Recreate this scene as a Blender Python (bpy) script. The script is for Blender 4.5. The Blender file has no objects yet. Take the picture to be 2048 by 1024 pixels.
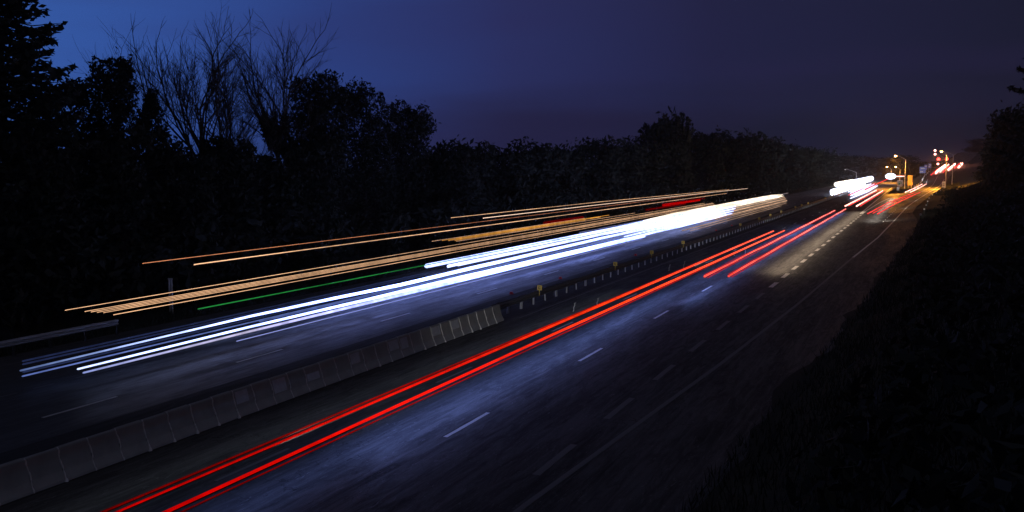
import bpy, math, random
import numpy as np
from mathutils import Vector, Matrix

random.seed(7)
rng = np.random.default_rng(11)
R = math.radians
C = bpy.context.scene.collection
S = bpy.context.scene

# ------------------------------------------------------------------ camera
CAM_H = 8.3
cam = bpy.data.cameras.new("camera")
cam.lens = 32.168; cam.sensor_width = 36; cam.clip_start = 0.1; cam.clip_end = 8000
co = bpy.data.objects.new("camera", cam); C.objects.link(co)
co.location = (0, 0, CAM_H)
co.rotation_euler = (R(90 - 5.5245), 0, R(23.959))
S.camera = co

# ------------------------------------------------------------------ exposure
S.view_settings.view_transform = 'Standard'
S.view_settings.look = 'None'
S.view_settings.exposure = 0
S.view_settings.gamma = 1
S.view_settings.use_curve_mapping = False
S.render.engine = 'CYCLES'
S.cycles.use_denoising = True
S.cycles.max_bounces = 5
S.cycles.diffuse_bounces = 2
S.cycles.glossy_bounces = 2
S.cycles.volume_bounces = 0
S.cycles.sample_clamp_indirect = 3
S.cycles.use_light_tree = True


# ------------------------------------------------------------------ node helpers
class NT:
    def __init__(self, tree):
        self.t = tree; self.n = tree.nodes; self.l = tree.links
    def add(self, typ, **kw):
        n = self.n.new(typ)
        for k, v in kw.items():
            setattr(n, k, v)
        return n
    def put(self, sock, v):
        if hasattr(v, 'is_linked') or hasattr(v, 'links'):
            self.l.new(v, sock)
        else:
            sock.default_value = v
    def math(self, op, a, b=None, c=None, clamp=False):
        n = self.add('ShaderNodeMath', operation=op); n.use_clamp = clamp
        self.put(n.inputs[0], a)
        if b is not None: self.put(n.inputs[1], b)
        if c is not None: self.put(n.inputs[2], c)
        return n.outputs[0]
    def ss(self, v, a, b, to0=0.0, to1=1.0):
        n = self.add('ShaderNodeMapRange', interpolation_type='SMOOTHSTEP')
        self.put(n.inputs[0], v); n.inputs[1].default_value = a; n.inputs[2].default_value = b
        n.inputs[3].default_value = to0; n.inputs[4].default_value = to1
        return n.outputs[0]
    def mix(self, f, a, b, mode='MIX'):
        n = self.add('ShaderNodeMix', data_type='RGBA', blend_type=mode)
        self.put(n.inputs[0], f); self.put(n.inputs[6], a); self.put(n.inputs[7], b)
        return n.outputs[2]
    def noise(self, vec, scale, detail=4, rough=.55, dist=0.0):
        n = self.add('ShaderNodeTexNoise'); self.put(n.inputs['Vector'], vec)
        n.inputs['Scale'].default_value = scale; n.inputs['Detail'].default_value = detail
        n.inputs['Roughness'].default_value = rough; n.inputs['Distortion'].default_value = dist
        return n.outputs['Fac']
    def ramp(self, f, stops, interp='LINEAR'):
        n = self.add('ShaderNodeValToRGB'); n.color_ramp.interpolation = interp
        cr = n.color_ramp
        while len(cr.elements) > 1: cr.elements.remove(cr.elements[-1])
        cr.elements[0].position = stops[0][0]; cr.elements[0].color = tuple(stops[0][1]) + (1,)
        for p, c in stops[1:]:
            e = cr.elements.new(p); e.color = tuple(c) + (1,)
        self.put(n.inputs[0], f)
        return n.outputs[0]
    def scalevec(self, v, s):
        n = self.add('ShaderNodeVectorMath', operation='MULTIPLY'); self.put(n.inputs[0], v); n.inputs[1].default_value = s
        return n.outputs[0]


def lin(r, g, b):
    f = lambda c: (c / 255 / 12.92) if c / 255 <= .04045 else ((c / 255 + .055) / 1.055) ** 2.4
    return (f(r), f(g), f(b))


# ------------------------------------------------------------------ world: late dusk, afterglow to the left
w = bpy.data.worlds.new("World"); S.world = w; w.use_nodes = True
nt = NT(w.node_tree); nt.n.clear()
tc = nt.add('ShaderNodeTexCoord')
nrm = nt.add('ShaderNodeVectorMath', operation='NORMALIZE'); nt.l.new(tc.outputs['Generated'], nrm.inputs[0])
sep = nt.add('ShaderNodeSeparateXYZ'); nt.l.new(nrm.outputs[0], sep.inputs[0])
dx, dy, dz = sep.outputs
GA = R(-75)
hl = nt.math('SQRT', nt.math('ADD', nt.math('MULTIPLY', dx, dx), nt.math('ADD', nt.math('MULTIPLY', dy, dy), 1e-5)))
dt = nt.math('DIVIDE', nt.math('ADD', nt.math('MULTIPLY', dx, math.sin(GA)), nt.math('MULTIPLY', dy, math.cos(GA))), hl)
d01 = nt.math('MULTIPLY_ADD', dt, .5, .5)
base = nt.ramp(d01, [(0.0, lin(22, 22, 38)), (.58, lin(26, 27, 47)), (.727, lin(33, 34, 66)), (.815, lin(42, 47, 94)),
                     (.888, lin(44, 64, 128)), (.93, lin(50, 80, 152)), (.97, lin(54, 92, 168)), (1.0, lin(66, 100, 175))])
high = nt.mix(nt.ss(dz, .12, .5), base, (*lin(40, 41, 50), 1))
# slightly purple higher haze band and a dark cloud bank low over the horizon
v = nt.scalevec(nrm.outputs[0], (3.0, 3.0, 26.0))
cn = nt.noise(v, 1.0, 5, .5, .6)
cn2 = nt.noise(nt.scalevec(nrm.outputs[0], (2.0, 2.0, 12.0)), 1.3, 3, .5)
zz = nt.math('ADD', dz, nt.math('MULTIPLY', nt.math('SUBTRACT', cn, .5), .11))
bank = nt.ss(zz, .035, .105, 1.0, 0.0)
right = nt.ss(d01, .80, .93, 1.0, .12)
bankf = nt.math('MULTIPLY', nt.math('MULTIPLY', bank, right), .85)
bankc = nt.ramp(d01, [(0.0, lin(20, 20, 30)), (.60, lin(22, 22, 36)), (.75, lin(28, 28, 50)), (.86, lin(38, 34, 66)), (1.0, lin(44, 44, 84))])
skyc = nt.mix(bankf, high, bankc)
pur = nt.math('MULTIPLY', nt.ss(cn2, .45, .7), .35)
skyc = nt.mix(pur, skyc, nt.mix(.5, skyc, (*lin(44, 34, 74), 1)))
bg = nt.add('ShaderNodeBackground'); nt.l.new(skyc, bg.inputs[0]); bg.inputs[1].default_value = 1.0
out = nt.add('ShaderNodeOutputWorld'); nt.l.new(bg.outputs[0], out.inputs[0])

# the last afterglow: very weak broad light from the left
sl = bpy.data.lights.new("afterglow_sun", 'SUN'); sl.energy = 0.012; sl.angle = R(25); sl.color = (.55, .7, 1)
so = bpy.data.objects.new("afterglow_sun", sl); C.objects.link(so)
so.rotation_euler = (R(78), 0, R(75))


# ------------------------------------------------------------------ mesh helpers
def mk(name, V, F, mat=None, parent=None, smooth=False):
    me = bpy.data.meshes.new(name)
    me.from_pydata([tuple(map(float, p)) for p in V], [], [tuple(f) for f in F])
    if mat: me.materials.append(mat)
    if smooth: me.polygons.foreach_set('use_smooth', [True] * len(me.polygons))
    me.update()
    o = bpy.data.objects.new(name, me); C.objects.link(o)
    if parent: o.parent = parent
    return o


def mk_np(name, V, F, mat=None, parent=None, smooth=False, mesh_only=False):
    """V (n,3), F (m,4) or (m,3) numpy"""
    me = bpy.data.meshes.new(name)
    k = F.shape[1]
    me.vertices.add(len(V)); me.vertices.foreach_set('co', V.astype(np.float32).ravel())
    me.loops.add(F.size); me.loops.foreach_set('vertex_index', F.astype(np.int32).ravel())
    me.polygons.add(len(F)); me.polygons.foreach_set('loop_start', np.arange(0, F.size, k, dtype=np.int32))
    me.polygons.foreach_set('loop_total', np.full(len(F), k, dtype=np.int32))
    if smooth: me.polygons.foreach_set('use_smooth', np.ones(len(F), bool))
    if mat: me.materials.append(mat)
    me.update(calc_edges=True)
    if mesh_only: return me
    return link(name, me, parent)


def link(name, me, parent=None, loc=None, rz=0.0, sc=None):
    o = bpy.data.objects.new(name, me); C.objects.link(o)
    if parent: o.parent = parent
    if loc is not None: o.location = loc
    if rz: o.rotation_euler = (0, 0, rz)
    if sc: o.scale = sc
    return o


def tag(o, label=None, cat=None, group=None, kind=None):
    if label: o['label'] = label
    if cat: o['category'] = cat
    if group: o['group'] = group
    if kind: o['kind'] = kind
    return o


def empty(name, loc, rz=0):
    o = bpy.data.objects.new(name, None); C.objects.link(o); o.location = loc; o.rotation_euler = (0, 0, rz)
    o.empty_display_size = .2
    return o


def box(x0, x1, y0, y1, z0, z1, bev=0.0):
    V = [(x0, y0, z0), (x1, y0, z0), (x1, y1, z0), (x0, y1, z0), (x0, y0, z1), (x1, y0, z1), (x1, y1, z1), (x0, y1, z1)]
    F = [(0, 3, 2, 1), (4, 5, 6, 7), (0, 1, 5, 4), (1, 2, 6, 5), (2, 3, 7, 6), (3, 0, 4, 7)]
    return V, F


def join(parts):
    V, F = [], []
    for v, f in parts:
        n = len(V); V += list(v); F += [tuple(i + n for i in q) for q in f]
    return V, F


def tube(pts, rad, n=8, cap=True, squash=1.0):
    pts = [Vector(p) for p in pts]
    if not hasattr(rad, '__len__'): rad = [rad] * len(pts)
    V, F = [], []
    for i, p in enumerate(pts):
        d = (pts[min(i + 1, len(pts) - 1)] - pts[max(i - 1, 0)]).normalized()
        up = Vector((0, 0, 1)) if abs(d.z) < .9 else Vector((0, 1, 0))
        a = d.cross(up).normalized(); b = a.cross(d).normalized()
        for k in range(n):
            t = 2 * math.pi * k / n
            V.append(p + a * math.cos(t) * rad[i] + b * math.sin(t) * rad[i] * squash)
    for i in range(len(pts) - 1):
        for k in range(n):
            F.append((i * n + k, (i + 1) * n + k, (i + 1) * n + (k + 1) % n, i * n + (k + 1) % n))
    if cap:
        F.append(tuple(range(n))); F.append(tuple((len(pts) - 1) * n + k for k in range(n - 1, -1, -1)))
    return V, F


# ------------------------------------------------------------------ materials
def new_mat(name):
    m = bpy.data.materials.new(name); m.use_nodes = True
    t = NT(m.node_tree); t.n.clear()
    b = t.add('ShaderNodeBsdfPrincipled'); o = t.add('ShaderNodeOutputMaterial')
    t.l.new(b.outputs[0], o.inputs[0])
    return m, t, b


def simple(name, col, rough=.6, metal=0.0, var=.25, scale=6.0):
    m, t, b = new_mat(name)
    geo = t.add('ShaderNodeNewGeometry')
    f = t.noise(geo.outputs['Position'], scale, 4)
    c0 = tuple(c * (1 - var) for c in col) + (1,); c1 = tuple(min(1, c * (1 + var)) for c in col) + (1,)
    t.put(b.inputs['Base Color'], t.mix(f, c0, c1))
    b.inputs['Roughness'].default_value = rough; b.inputs['Metallic'].default_value = metal
    return m


def vary(t, e, s):
    """a lamp's flicker and bounce leave its trace a little uneven along the road"""
    geo = t.add('ShaderNodeNewGeometry')
    n1 = t.noise(t.scalevec(geo.outputs['Position'], (.6, .09, .6)), 1.0, 3, .6)
    n2 = t.noise(t.scalevec(geo.outputs['Position'], (.2, 1.3, .2)), 1.0, 2, .5)
    f = t.math('ADD', t.ss(n1, .3, .7, .62, 1.25), t.ss(n2, .35, .65, -.12, .12))
    t.put(e.inputs[1], t.math('MULTIPLY', f, s))


def emit(name, col, s):
    m = bpy.data.materials.new(name); m.use_nodes = True
    t = NT(m.node_tree); t.n.clear()
    e = t.add('ShaderNodeEmission'); o = t.add('ShaderNodeOutputMaterial'); t.l.new(e.outputs[0], o.inputs[0])
    e.inputs[0].default_value = (*col, 1); e.inputs[1].default_value = s
    if 'streak' in name: vary(t, e, s)
    return m


def emit_y(name, stops):
    """stops: (Y, colour, strength) - a lamp trace whose colour drifts along the road"""
    m = bpy.data.materials.new(name); m.use_nodes = True
    t = NT(m.node_tree); t.n.clear()
    e = t.add('ShaderNodeEmission'); o = t.add('ShaderNodeOutputMaterial'); t.l.new(e.outputs[0], o.inputs[0])
    geo = t.add('ShaderNodeNewGeometry'); sp = t.add('ShaderNodeSeparateXYZ'); t.l.new(geo.outputs['Position'], sp.inputs[0])
    y0, y1 = stops[0][0], stops[-1][0]
    n = t.add('ShaderNodeMapRange'); t.put(n.inputs[0], sp.outputs[1]); n.inputs[1].default_value = y0; n.inputs[2].default_value = y1
    smax = max(s for _, _, s in stops)
    c = t.ramp(n.outputs[0], [((y - y0) / (y1 - y0), tuple(k * s / smax for k in col)) for y, col, s in stops])
    t.l.new(c, e.inputs[0]); vary(t, e, smax)
    return m


def road_mat(name, c0, c1, seed=0.0, wear=1.0, rough=(.42, .7)):
    m, t, b = new_mat(name)
    geo = t.add('ShaderNodeNewGeometry'); P = geo.outputs['Position']
    off = t.add('ShaderNodeVectorMath', operation='ADD'); t.l.new(P, off.inputs[0]); off.inputs[1].default_value = (seed, seed * 3, 0)
    P = off.outputs[0]
    big = t.noise(t.scalevec(P, (.55, .07, 1)), 1.0, 5, .6, .8)
    mid = t.noise(t.scalevec(P, (2.6, .40, 1)), 1.0, 9, .72, 1.2)
    fine = t.noise(P, 22.0, 3, .7)
    strk = t.noise(t.scalevec(P, (7.0, .12, 1)), 1.0, 3, .6)
    f = t.math('ADD', t.math('MULTIPLY', big, .30), t.math('ADD', t.math('MULTIPLY', mid, .48), t.math('MULTIPLY', strk, .22)))
    f = t.ss(f, .36, .64)
    col = t.mix(f, (*c0, 1), (*c1, 1))
    col = t.mix(t.math('MULTIPLY', t.ss(fine, .35, .75), .45), col, (*[k * .45 for k in c0], 1))
    # sparse pale scuffs, stones and sealed cracks
    sc = t.noise(t.scalevec(P, (5.0, .9, 1)), 1.6, 6, .75, 2.0)
    col = t.mix(t.math('MULTIPLY', t.ss(sc, .57, .68), .75 * wear), col, (*[min(1, k * 2.0) for k in c1], 1))
    dist = t.add('ShaderNodeVectorMath', operation='ADD')
    nz = t.add('ShaderNodeTexNoise'); t.l.new(P, nz.inputs['Vector']); nz.inputs['Scale'].default_value = 1.1; nz.inputs['Detail'].default_value = 5
    t.l.new(t.scalevec(nz.outputs['Color'], (1.2, 1.2, 0)), dist.inputs[1]); t.l.new(t.scalevec(P, (.22, .10, 0)), dist.inputs[0])
    vo = t.add('ShaderNodeTexVoronoi', feature='DISTANCE_TO_EDGE'); t.l.new(dist.outputs[0], vo.inputs['Vector']); vo.inputs['Scale'].default_value = 1.0
    crack = t.ss(vo.outputs['Distance'], .002, .010, 1.0, 0.0)
    gate = t.ss(t.noise(P, .13, 2), .45, .6)
    crack = t.math('MULTIPLY', crack, t.math('MULTIPLY', gate, .85))
    col = t.mix(crack, col, (.008, .008, .009, 1))
    t.put(b.inputs['Base Color'], col)
    t.put(b.inputs['Roughness'], t.ss(f, 0, 1, rough[1], rough[0]))
    bp = t.add('ShaderNodeBump'); bp.inputs['Strength'].default_value = .35; bp.inputs['Distance'].default_value = .02
    t.put(bp.inputs['Height'], t.math('SUBTRACT', t.math('ADD', fine, mid), crack)); t.l.new(bp.outputs[0], b.inputs['Normal'])
    return m


M = {}
M['asphalt_l'] = road_mat('asphalt_left', (.072, .072, .076), (.105, .105, .11), 3.0, .25)
M['asphalt_r'] = road_mat('asphalt_right', (.034, .034, .035), (.13, .13, .133), 17.0, 1.0, (.6, .85))
M['asphalt_m'] = road_mat('asphalt_median', (.022, .022, .022), (.045, .045, .045), 9.0, .3, (.7, .85))
M['asphalt_ramp'] = road_mat('asphalt_ramp', (.075, .072, .068), (.12, .115, .105), 31.0, .4)
M['gravel_fade'] = simple('fade_gravel', (.034, .034, .026), .95, var=.6, scale=14)
M['concrete'] = simple('concrete', (.38, .38, .37), .85, var=.3, scale=2.2)
M['seal'] = simple('joint_sealant', (.88, .87, .84), .7, var=.3, scale=9)
M['patchc'] = simple('patch_concrete', (.60, .63, .68), .8, var=.3, scale=5)
M['galv'] = simple('galvanised_steel', (.42, .44, .46), .45, .6, .2, 5)
M['galv_post'] = simple('post_steel', (.55, .57, .60), .6, .1, .3, 7)
M['rail'] = simple('weathered_rail', (.20, .21, .22), .5, .5, .3, 4)
M['darkmetal'] = simple('dark_metal', (.05, .05, .05), .5, .5)
M['yellow'] = simple('yellow_sheeting', (.85, .62, .10), .5, 0, .08, 12)
M['white'] = simple('white_sheeting', (.85, .85, .85), .5, 0, .05, 9)
M['ivory'] = simple('white_plastic', (.75, .75, .72), .5, 0, .1, 9)
M['redref'] = simple('red_reflector', (.75, .02, .02), .3, 0, .1)
M['black'] = simple('black_print', (.02, .02, .02), .5)
M['green_sign'] = simple('green_print', (.06, .35, .28), .5)
M['blue_sign'] = simple('blue_sheeting', (.22, .28, .75), .5, 0, .06)
M['tan'] = simple('tan_board', (.55, .38, .14), .6, 0, .1)
M['bark'] = simple('bark', (.075, .062, .05), .9, 0, .4, 8)
M['bark2'] = simple('pale_bark', (.11, .10, .095), .9, 0, .35, 8)
M['leaf'] = simple('foliage_dark', (.030, .036, .026), .9, 0, .3, .9)
M['leaf2'] = simple('foliage_mid', (.032, .038, .028), .9, 0, .3, .9)
M['needle'] = simple('conifer_needles', (.035, .048, .036), .8, 0, .4, 1.2)
M['signalbox'] = simple('signal_housing', (.06, .055, .02), .5)


def paint_mat(name, col):
    m, t, b = new_mat(name)
    geo = t.add('ShaderNodeNewGeometry'); P = geo.outputs['Position']
    n1 = t.noise(t.scalevec(P, (9, 2.5, 1)), 1.4, 6, .75)
    wear = t.ss(n1, .60, .72)
    t.put(b.inputs['Base Color'], t.mix(wear, (*col, 1), (*[k * .28 for k in col], 1)))
    b.inputs['Roughness'].default_value = .6
    return m


M['paint'] = paint_mat('road_paint', (.82, .82, .80))
M['paint_grey'] = paint_mat('grey_road_paint', (.22, .22, .22))  # darker copy of the road paint, chiefly for near markings


def ground_mat():
    m, t, b = new_mat('grass_ground')
    geo = t.add('ShaderNodeNewGeometry'); P = geo.outputs['Position']
    a = t.noise(P, .35, 6, .65); c = t.noise(P, 5.0, 4, .7)
    col = t.mix(t.ss(a, .35, .65), (.030, .036, .020, 1), (.062, .060, .038, 1))
    col = t.mix(t.math('MULTIPLY', t.ss(c, .4, .7), .5), col, (.025, .028, .014, 1))
    t.put(b.inputs['Base Color'], col); b.inputs['Roughness'].default_value = .9
    bp = t.add('ShaderNodeBump'); bp.inputs['Strength'].default_value = .8; bp.inputs['Distance'].default_value = .15
    t.put(bp.inputs['Height'], c); t.l.new(bp.outputs[0], b.inputs['Normal'])
    return m


M['ground'] = ground_mat()

# ------------------------------------------------------------------ terrain and roads
EDGE = [(-60, -11.5), (0, -9.4), (20, -8.6), (39, -7.4), (58, -6.5), (87, -5.5), (117, -4.3), (157, -3.4), (200, -2.5), (216, -2.1),
        (250, -.8), (279, .4), (320, 2.1), (374, 4.6), (420, 6.6), (469, 8.8), (540, 11.5), (600, 14), (700, 20), (800, 29), (950, 42), (1200, 64)]
GORE = [(183, -9.3), (235, -8.5), (262, -7.6), (285.5, -6.4), (320, -4.0), (355, -1.5), (420, 1.0), (480, 2.6), (540, 3.6), (600, 4.6), (700, 9.0), (800, 15.5), (950, 27), (1200, 48)]


def interp(tab, y):
    return float(np.interp(y, [a for a, _ in tab], [b for _, b in tab]))


def sst(x, a, b):
    t = min(1, max(0, (x - a) / (b - a))); return t * t * (3 - 2 * t)


def gz(x, y):
    """height of the ground"""
    z = 0.0
    if y > 430:
        hill = 9.8 * ((min(y, 1100) - 430) / 370) ** 1.55
        z += hill * sst(x, interp(GORE, y) - 14, interp(GORE, y) - 3)
    e = interp(EDGE, y) + 4.2
    if x > e:
        cap = 6.3 if y < 60 else 6.3 - 2.5 * sst(y, 60, 200)
        d = x - e
        z += cap * sst(d, -1.0, 13.0 if y < 120 else 18.0)
    if x < -38.5:
        z += -.9 * sst(-x, 38.5, 41.5) + 1.6 * sst(-x, 42, 60)
    if -21.9 < x < -20.9 and False:
        z += 0
    return z


ys = sorted(set([-60, -30, -10] + list(range(0, 120, 4)) + list(range(120, 600, 12)) + list(range(600, 1300, 40)) + [1400, 1700, 2200, 3000, 4500, 6500]))
xs = sorted(set([-6000, -3000, -1200, -500, -250, -140, -100, -80, -70] + list(np.arange(-64, -36, 1.5)) + list(np.arange(-36, -20, 4)) + list(np.arange(-20, 45, 1.25)) + [50, 60, 75, 100, 160, 300, 700, 2000, 5000]))
V = []
for y in ys:
    for x in xs:
        bump = 0
        if x < -38 or x > interp(EDGE, y) + 4:
            bump = .10 * math.sin(x * 1.3 + y * .31) * math.sin(y * .77 + x * .2)
        V.append((x, y, gz(x, y) + bump - .06))
nx = len(xs)
F = [(j * nx + i, j * nx + i + 1, (j + 1) * nx + i + 1, (j + 1) * nx + i) for j in range(len(ys) - 1) for i in range(nx - 1)]
g = mk('ground', V, F, M['ground'], smooth=True); tag(g, kind='structure')


def strip(name, fl, fr, y0, y1, z, mat, parent=None, step=6.0, nxs=1):
    """draped ribbon between two edge functions of Y"""
    n = max(1, int((y1 - y0) / step)); V, F = [], []
    for j in range(n + 1):
        y = y0 + (y1 - y0) * j / n; a, b = fl(y), fr(y)
        for i in range(nxs + 1):
            x = a + (b - a) * i / nxs
            V.append((x, y, (gz(x, y) if y > 430 else 0) + z))
    k = nxs + 1
    for j in range(n):
        for i in range(nxs):
            F.append((j * k + i, j * k + i + 1, (j + 1) * k + i + 1, (j + 1) * k + i))
    return mk(name, V, F, mat, parent)


c_ = lambda v: (lambda y: v)
far = 1500
road_l = strip('road', c_(-36.6), c_(-24.2), -20, far, 0.0, M['asphalt_l'], step=12); tag(road_l, kind='structure')
road_m = strip('median_shoulder', c_(-24.2), c_(-20.3), -20, far, 0.002, M['asphalt_m'], step=12); tag(road_m, kind='structure')
road_r = strip('road', c_(-20.3), lambda y: interp(EDGE, y) + 4.4 if y < 140 else (interp(EDGE, y) + 4.4 - 2.6 * min(1, (y - 140) / 43)) if y < 183.1 else -9.0, -20, 183, 0.0, M['asphalt_r'], step=4, nxs=3); tag(road_r, kind='structure')
road_r2 = strip('road', c_(-20.3), c_(-9.6), 183, far, 0.0, M['asphalt_r'], step=12); tag(road_r2, kind='structure')
ramp = strip('slip_road', lambda y: (-9.6 if y < 318 else interp(GORE, y) - 1.2), lambda y: interp(EDGE, y) + 1.8, 183, 1100, 0.004, M['asphalt_ramp'], step=5, nxs=4)
tag(ramp, kind='structure')
V, F = [], []
for j in range(150):
    y = -20 + j * 1.4; e = interp(EDGE, y)
    V += [(e + 3.5 + .3 * math.sin(y * .31) + random.uniform(-.25, .25), y, .006), (e + 4.3, y, .006), (e + 5.6 + random.uniform(-.5, .5), y, .10)]
F = [q for j in range(149) for q in ((3 * j, 3 * j + 1, 3 * j + 4, 3 * j + 3), (3 * j + 1, 3 * j + 2, 3 * j + 5, 3 * j + 4))]
shl = mk('gravel_fade_strip', V, F, M['gravel_fade']); tag(shl, kind='structure')  # ragged dark strip added to fade the road edge into the dark
cross = strip('side_road', lambda y: -130, lambda y: -37.2, 560, 574, .05, M['asphalt_ramp']); tag(cross, kind='structure')

# painted lines -------------------------------------------------------------
P12 = 12.2
dash_me = {}


def dash(x, y, L, wd, road, mat='paint', z=.008):
    key = (L, wd, mat)
    if key not in dash_me:
        V, F = [], []
        n = 8
        for j in range(n + 1):                      # slightly ragged paint edge
            yy = L * j / n
            V += [(-wd / 2 + random.uniform(-.008, .008), yy, 0), (wd / 2 + random.uniform(-.008, .008), yy, 0)]
        F = [(2 * j, 2 * j + 1, 2 * j + 3, 2 * j + 2) for j in range(n)]
        me = bpy.data.meshes.new('lane_dash'); me.from_pydata(V, [], F); me.materials.append(M[mat]); me.update()
        dash_me[key] = me
    o = link('lane_dash', dash_me[key], road, (x, y, z + (gz(x, y) if y > 430 else 0)))
    return o


for k in range(-2, 22):
    dash(-13.1, 24.4 + P12 * k, 3.1, .14, road_r if k < 13 else road_r2)
    dash(-16.8, 18.4 + P12 * k, 3.1, .12, road_r if k < 13 else road_r2, 'paint_grey' if k < 2 else 'paint')
for yy in [8.6, 20.9, 30.4] + [41.9 + 11.85 * k for k in range(20)]:
    dash(-26.4, yy, 3.1, .14, road_l)
# short lane-drop dashes beside the turning lane
for k in range(-1, 27):
    y = 28.4 + 6.1 * k
    dash(-9.2, y, 3.0 if y < 150 else 2.6, .22 if y < 62 else .32, road_r, 'paint_grey' if y < 62 else 'paint')
for k in range(8):
    dash(-4.9 + .35 * k * .3, 150 + 6.1 * k, 3.0, .14, road_r if k < 5 else ramp, z=.012)
strip('edge_or_trace_line', c_(-20.05), c_(-19.93), 46, 183, .008, M['paint_grey'], road_r)
strip('edge_or_trace_line', c_(-30.27), c_(-30.17), 25.5, 300, .008, M['paint_grey'], road_l)  # paint laid in place of a low lamp's trace
for yy in (20.6, 22.0, 23.6): dash(-30.22, yy, .9, .1, road_l, 'paint_grey')  # broken near end of that painted lamp trace
strip('edge_or_trace_line', c_(-35.0), c_(-34.9), -10, 420, .008, M['paint_grey'], road_l)
strip('edge_or_trace_line', lambda y: interp(EDGE, y) - .09, lambda y: interp(EDGE, y) + .09, -10, 90, .008, M['paint_grey'], road_r, 3)
strip('edge_or_trace_line', lambda y: interp(EDGE, y) - .10, lambda y: interp(EDGE, y) + .10, 90, 183, .009, M['paint'], road_r, 3)
strip('edge_or_trace_line', lambda y: interp(EDGE, y) - .16, lambda y: interp(EDGE, y) + .16, 183, 560, .018, M['paint'], ramp, 4)
strip('gore_line', lambda y: interp(GORE, y) - .16, lambda y: interp(GORE, y) + .16, 178, 560, .014, M['paint'], ramp, 4)
strip('gore_line', lambda y: -9.75 - (y - 178) * .004, lambda y: -9.45 - (y - 178) * .004, 176, 420, .012, M['paint'], road_r2, 8)
strip('centre_line', lambda y: (interp(GORE, y) + interp(EDGE, y)) / 2 - .1, lambda y: (interp(GORE, y) + interp(EDGE, y)) / 2 + .1, 330, 620, .018, M['paint'], ramp, 5)
# long sealed seam along the lane line
V, F = [], []
n = 260
for j in range(n + 1):
    y = 8 + j * .6; x = -13.32 + .05 * math.sin(y * .9) + .03 * math.sin(y * 2.7) + random.uniform(-.015, .015)
    V += [(x - .018, y, .005), (x + .018, y, .005)]
mk('sealed_seam', V, [(2 * j, 2 * j + 1, 2 * j + 3, 2 * j + 2) for j in range(n)], M['black'], road_r)
V = []
for j in range(n + 1):
    y = 8 + j * .9; x = -26.15 + .08 * math.sin(y * .5) + .04 * math.sin(y * 2.1) + random.uniform(-.02, .02)
    V += [(x - .022, y, .005), (x + .022, y, .005)]
mk('sealed_seam', V, [(2 * j, 2 * j + 1, 2 * j + 3, 2 * j + 2) for j in range(n)], M['black'], road_l)

# ------------------------------------------------------------------ concrete median barrier: one-metre panels with sealed joints
PROF = [(.02, 0), (.02, .07), (-.11, .30), (-.24, .84), (-.27, .87), (-.39, .87), (-.42, .84), (-.55, .30), (-.68, .07), (-.68, 0)]
bar = empty('concrete_barrier', (-20.42, 10, 0))
tag(bar, 'sloped grey concrete median barrier with pale wavy joints, ending where the guardrail starts', 'barrier')
BP = .968


def prof_mesh(y0, y1, grow=0.0, wob=0.0):
    V, F = [], []
    for y in (y0, y1):
        for x, z in PROF:
            V.append((x + (grow if x > -.33 else -grow), y, z + (grow if z > .5 else 0)))
    k = len(PROF)
    for i in range(k - 1): F.append((i, i + k, i + k + 1, i + 1))
    F.append(tuple(range(k))); F.append(tuple(range(2 * k - 1, k - 1, -1)))
    return V, F


seg_mes = []
for q in range(4):
    V, F = prof_mesh(.012, BP - .012)
    V = [(x + random.uniform(-.006, .006), y, z + (random.uniform(-.01, .01) if z > .1 else 0)) for x, y, z in V]
    o = mk('tmp', V, F, M['concrete']); me = o.data; me.name = 'barrier_panel'; bpy.data.objects.remove(o); seg_mes.append(me)
core_v, core_f = prof_mesh(0, BP * 36, grow=-.035)
mk('core', core_v, core_f, M['patchc'], bar)


def seal_mesh(ext):
    """wavy sealant bead running down the face of a joint"""
    pts = []
    P = [(.02, .0), (.02, .07), (-.11, .30), (-.24, .84), (-.30, .87)]
    L = [0]
    for a, b in zip(P, P[1:]): L.append(L[-1] + math.hypot(b[0] - a[0], b[1] - a[1]))
    n = 16; ph = random.uniform(0, 6)
    for i in range(n + 1):
        s = L[-1] * i / n
        x = float(np.interp(s, L, [p[0] for p in P])); z = float(np.interp(s, L, [p[1] for p in P]))
        pts.append((x + .006, .022 * math.sin(s * 9 + ph) + random.uniform(-.008, .008), z))
    rad = [(.026 if i > 1 else .06 * ext + .026) * random.uniform(.45, 1.15) for i in range(n + 1)]
    return tube(pts, rad, 6)


seals = []
for q in range(5):
    o = mk('tmp', *seal_mesh(q % 2), M['seal']); seals.append(o.data); o.data.name = 'joint_seal'; bpy.data.objects.remove(o)
for k in range(36):
    link('barrier_panel', seg_mes[k % 4], bar, (0, k * BP, 0))
    link('joint_seal', seals[random.randrange(5)], bar, (0, k * BP, 0))
for k in (14, 16, 18, 21, 24, 25, 28, 30):                 # pale repair patches on single panels
    zz0, zz1 = random.choice([(.34, .80), (.36, .62), (.42, .82)])
    xa = lambda z: -.11 - (z - .30) * .2407
    y0, y1 = k * BP + .08, k * BP + BP - random.uniform(.08, .3)
    V = [(xa(zz0), y0, zz0), (xa(zz0), y1, zz0), (xa(zz1), y1, zz1), (xa(zz1), y0, zz1)]
    V2 = [(x + .016, y, z) for x, y, z in V]
    mk('repair_patch', V + V2, [(4, 5, 6, 7), (0, 1, 5, 4), (1, 2, 6, 5), (2, 3, 7, 6), (3, 0, 4, 7)], M['patchc'], bar)

# ------------------------------------------------------------------ guardrails
WP = [(-.005, -.155), (.03, -.15), (.075, -.10), (.075, -.06), (.02, -.02), (.0, 0), (.02, .02), (.075, .06), (.075, .10), (.03, .15), (-.005, .155)]


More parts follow.
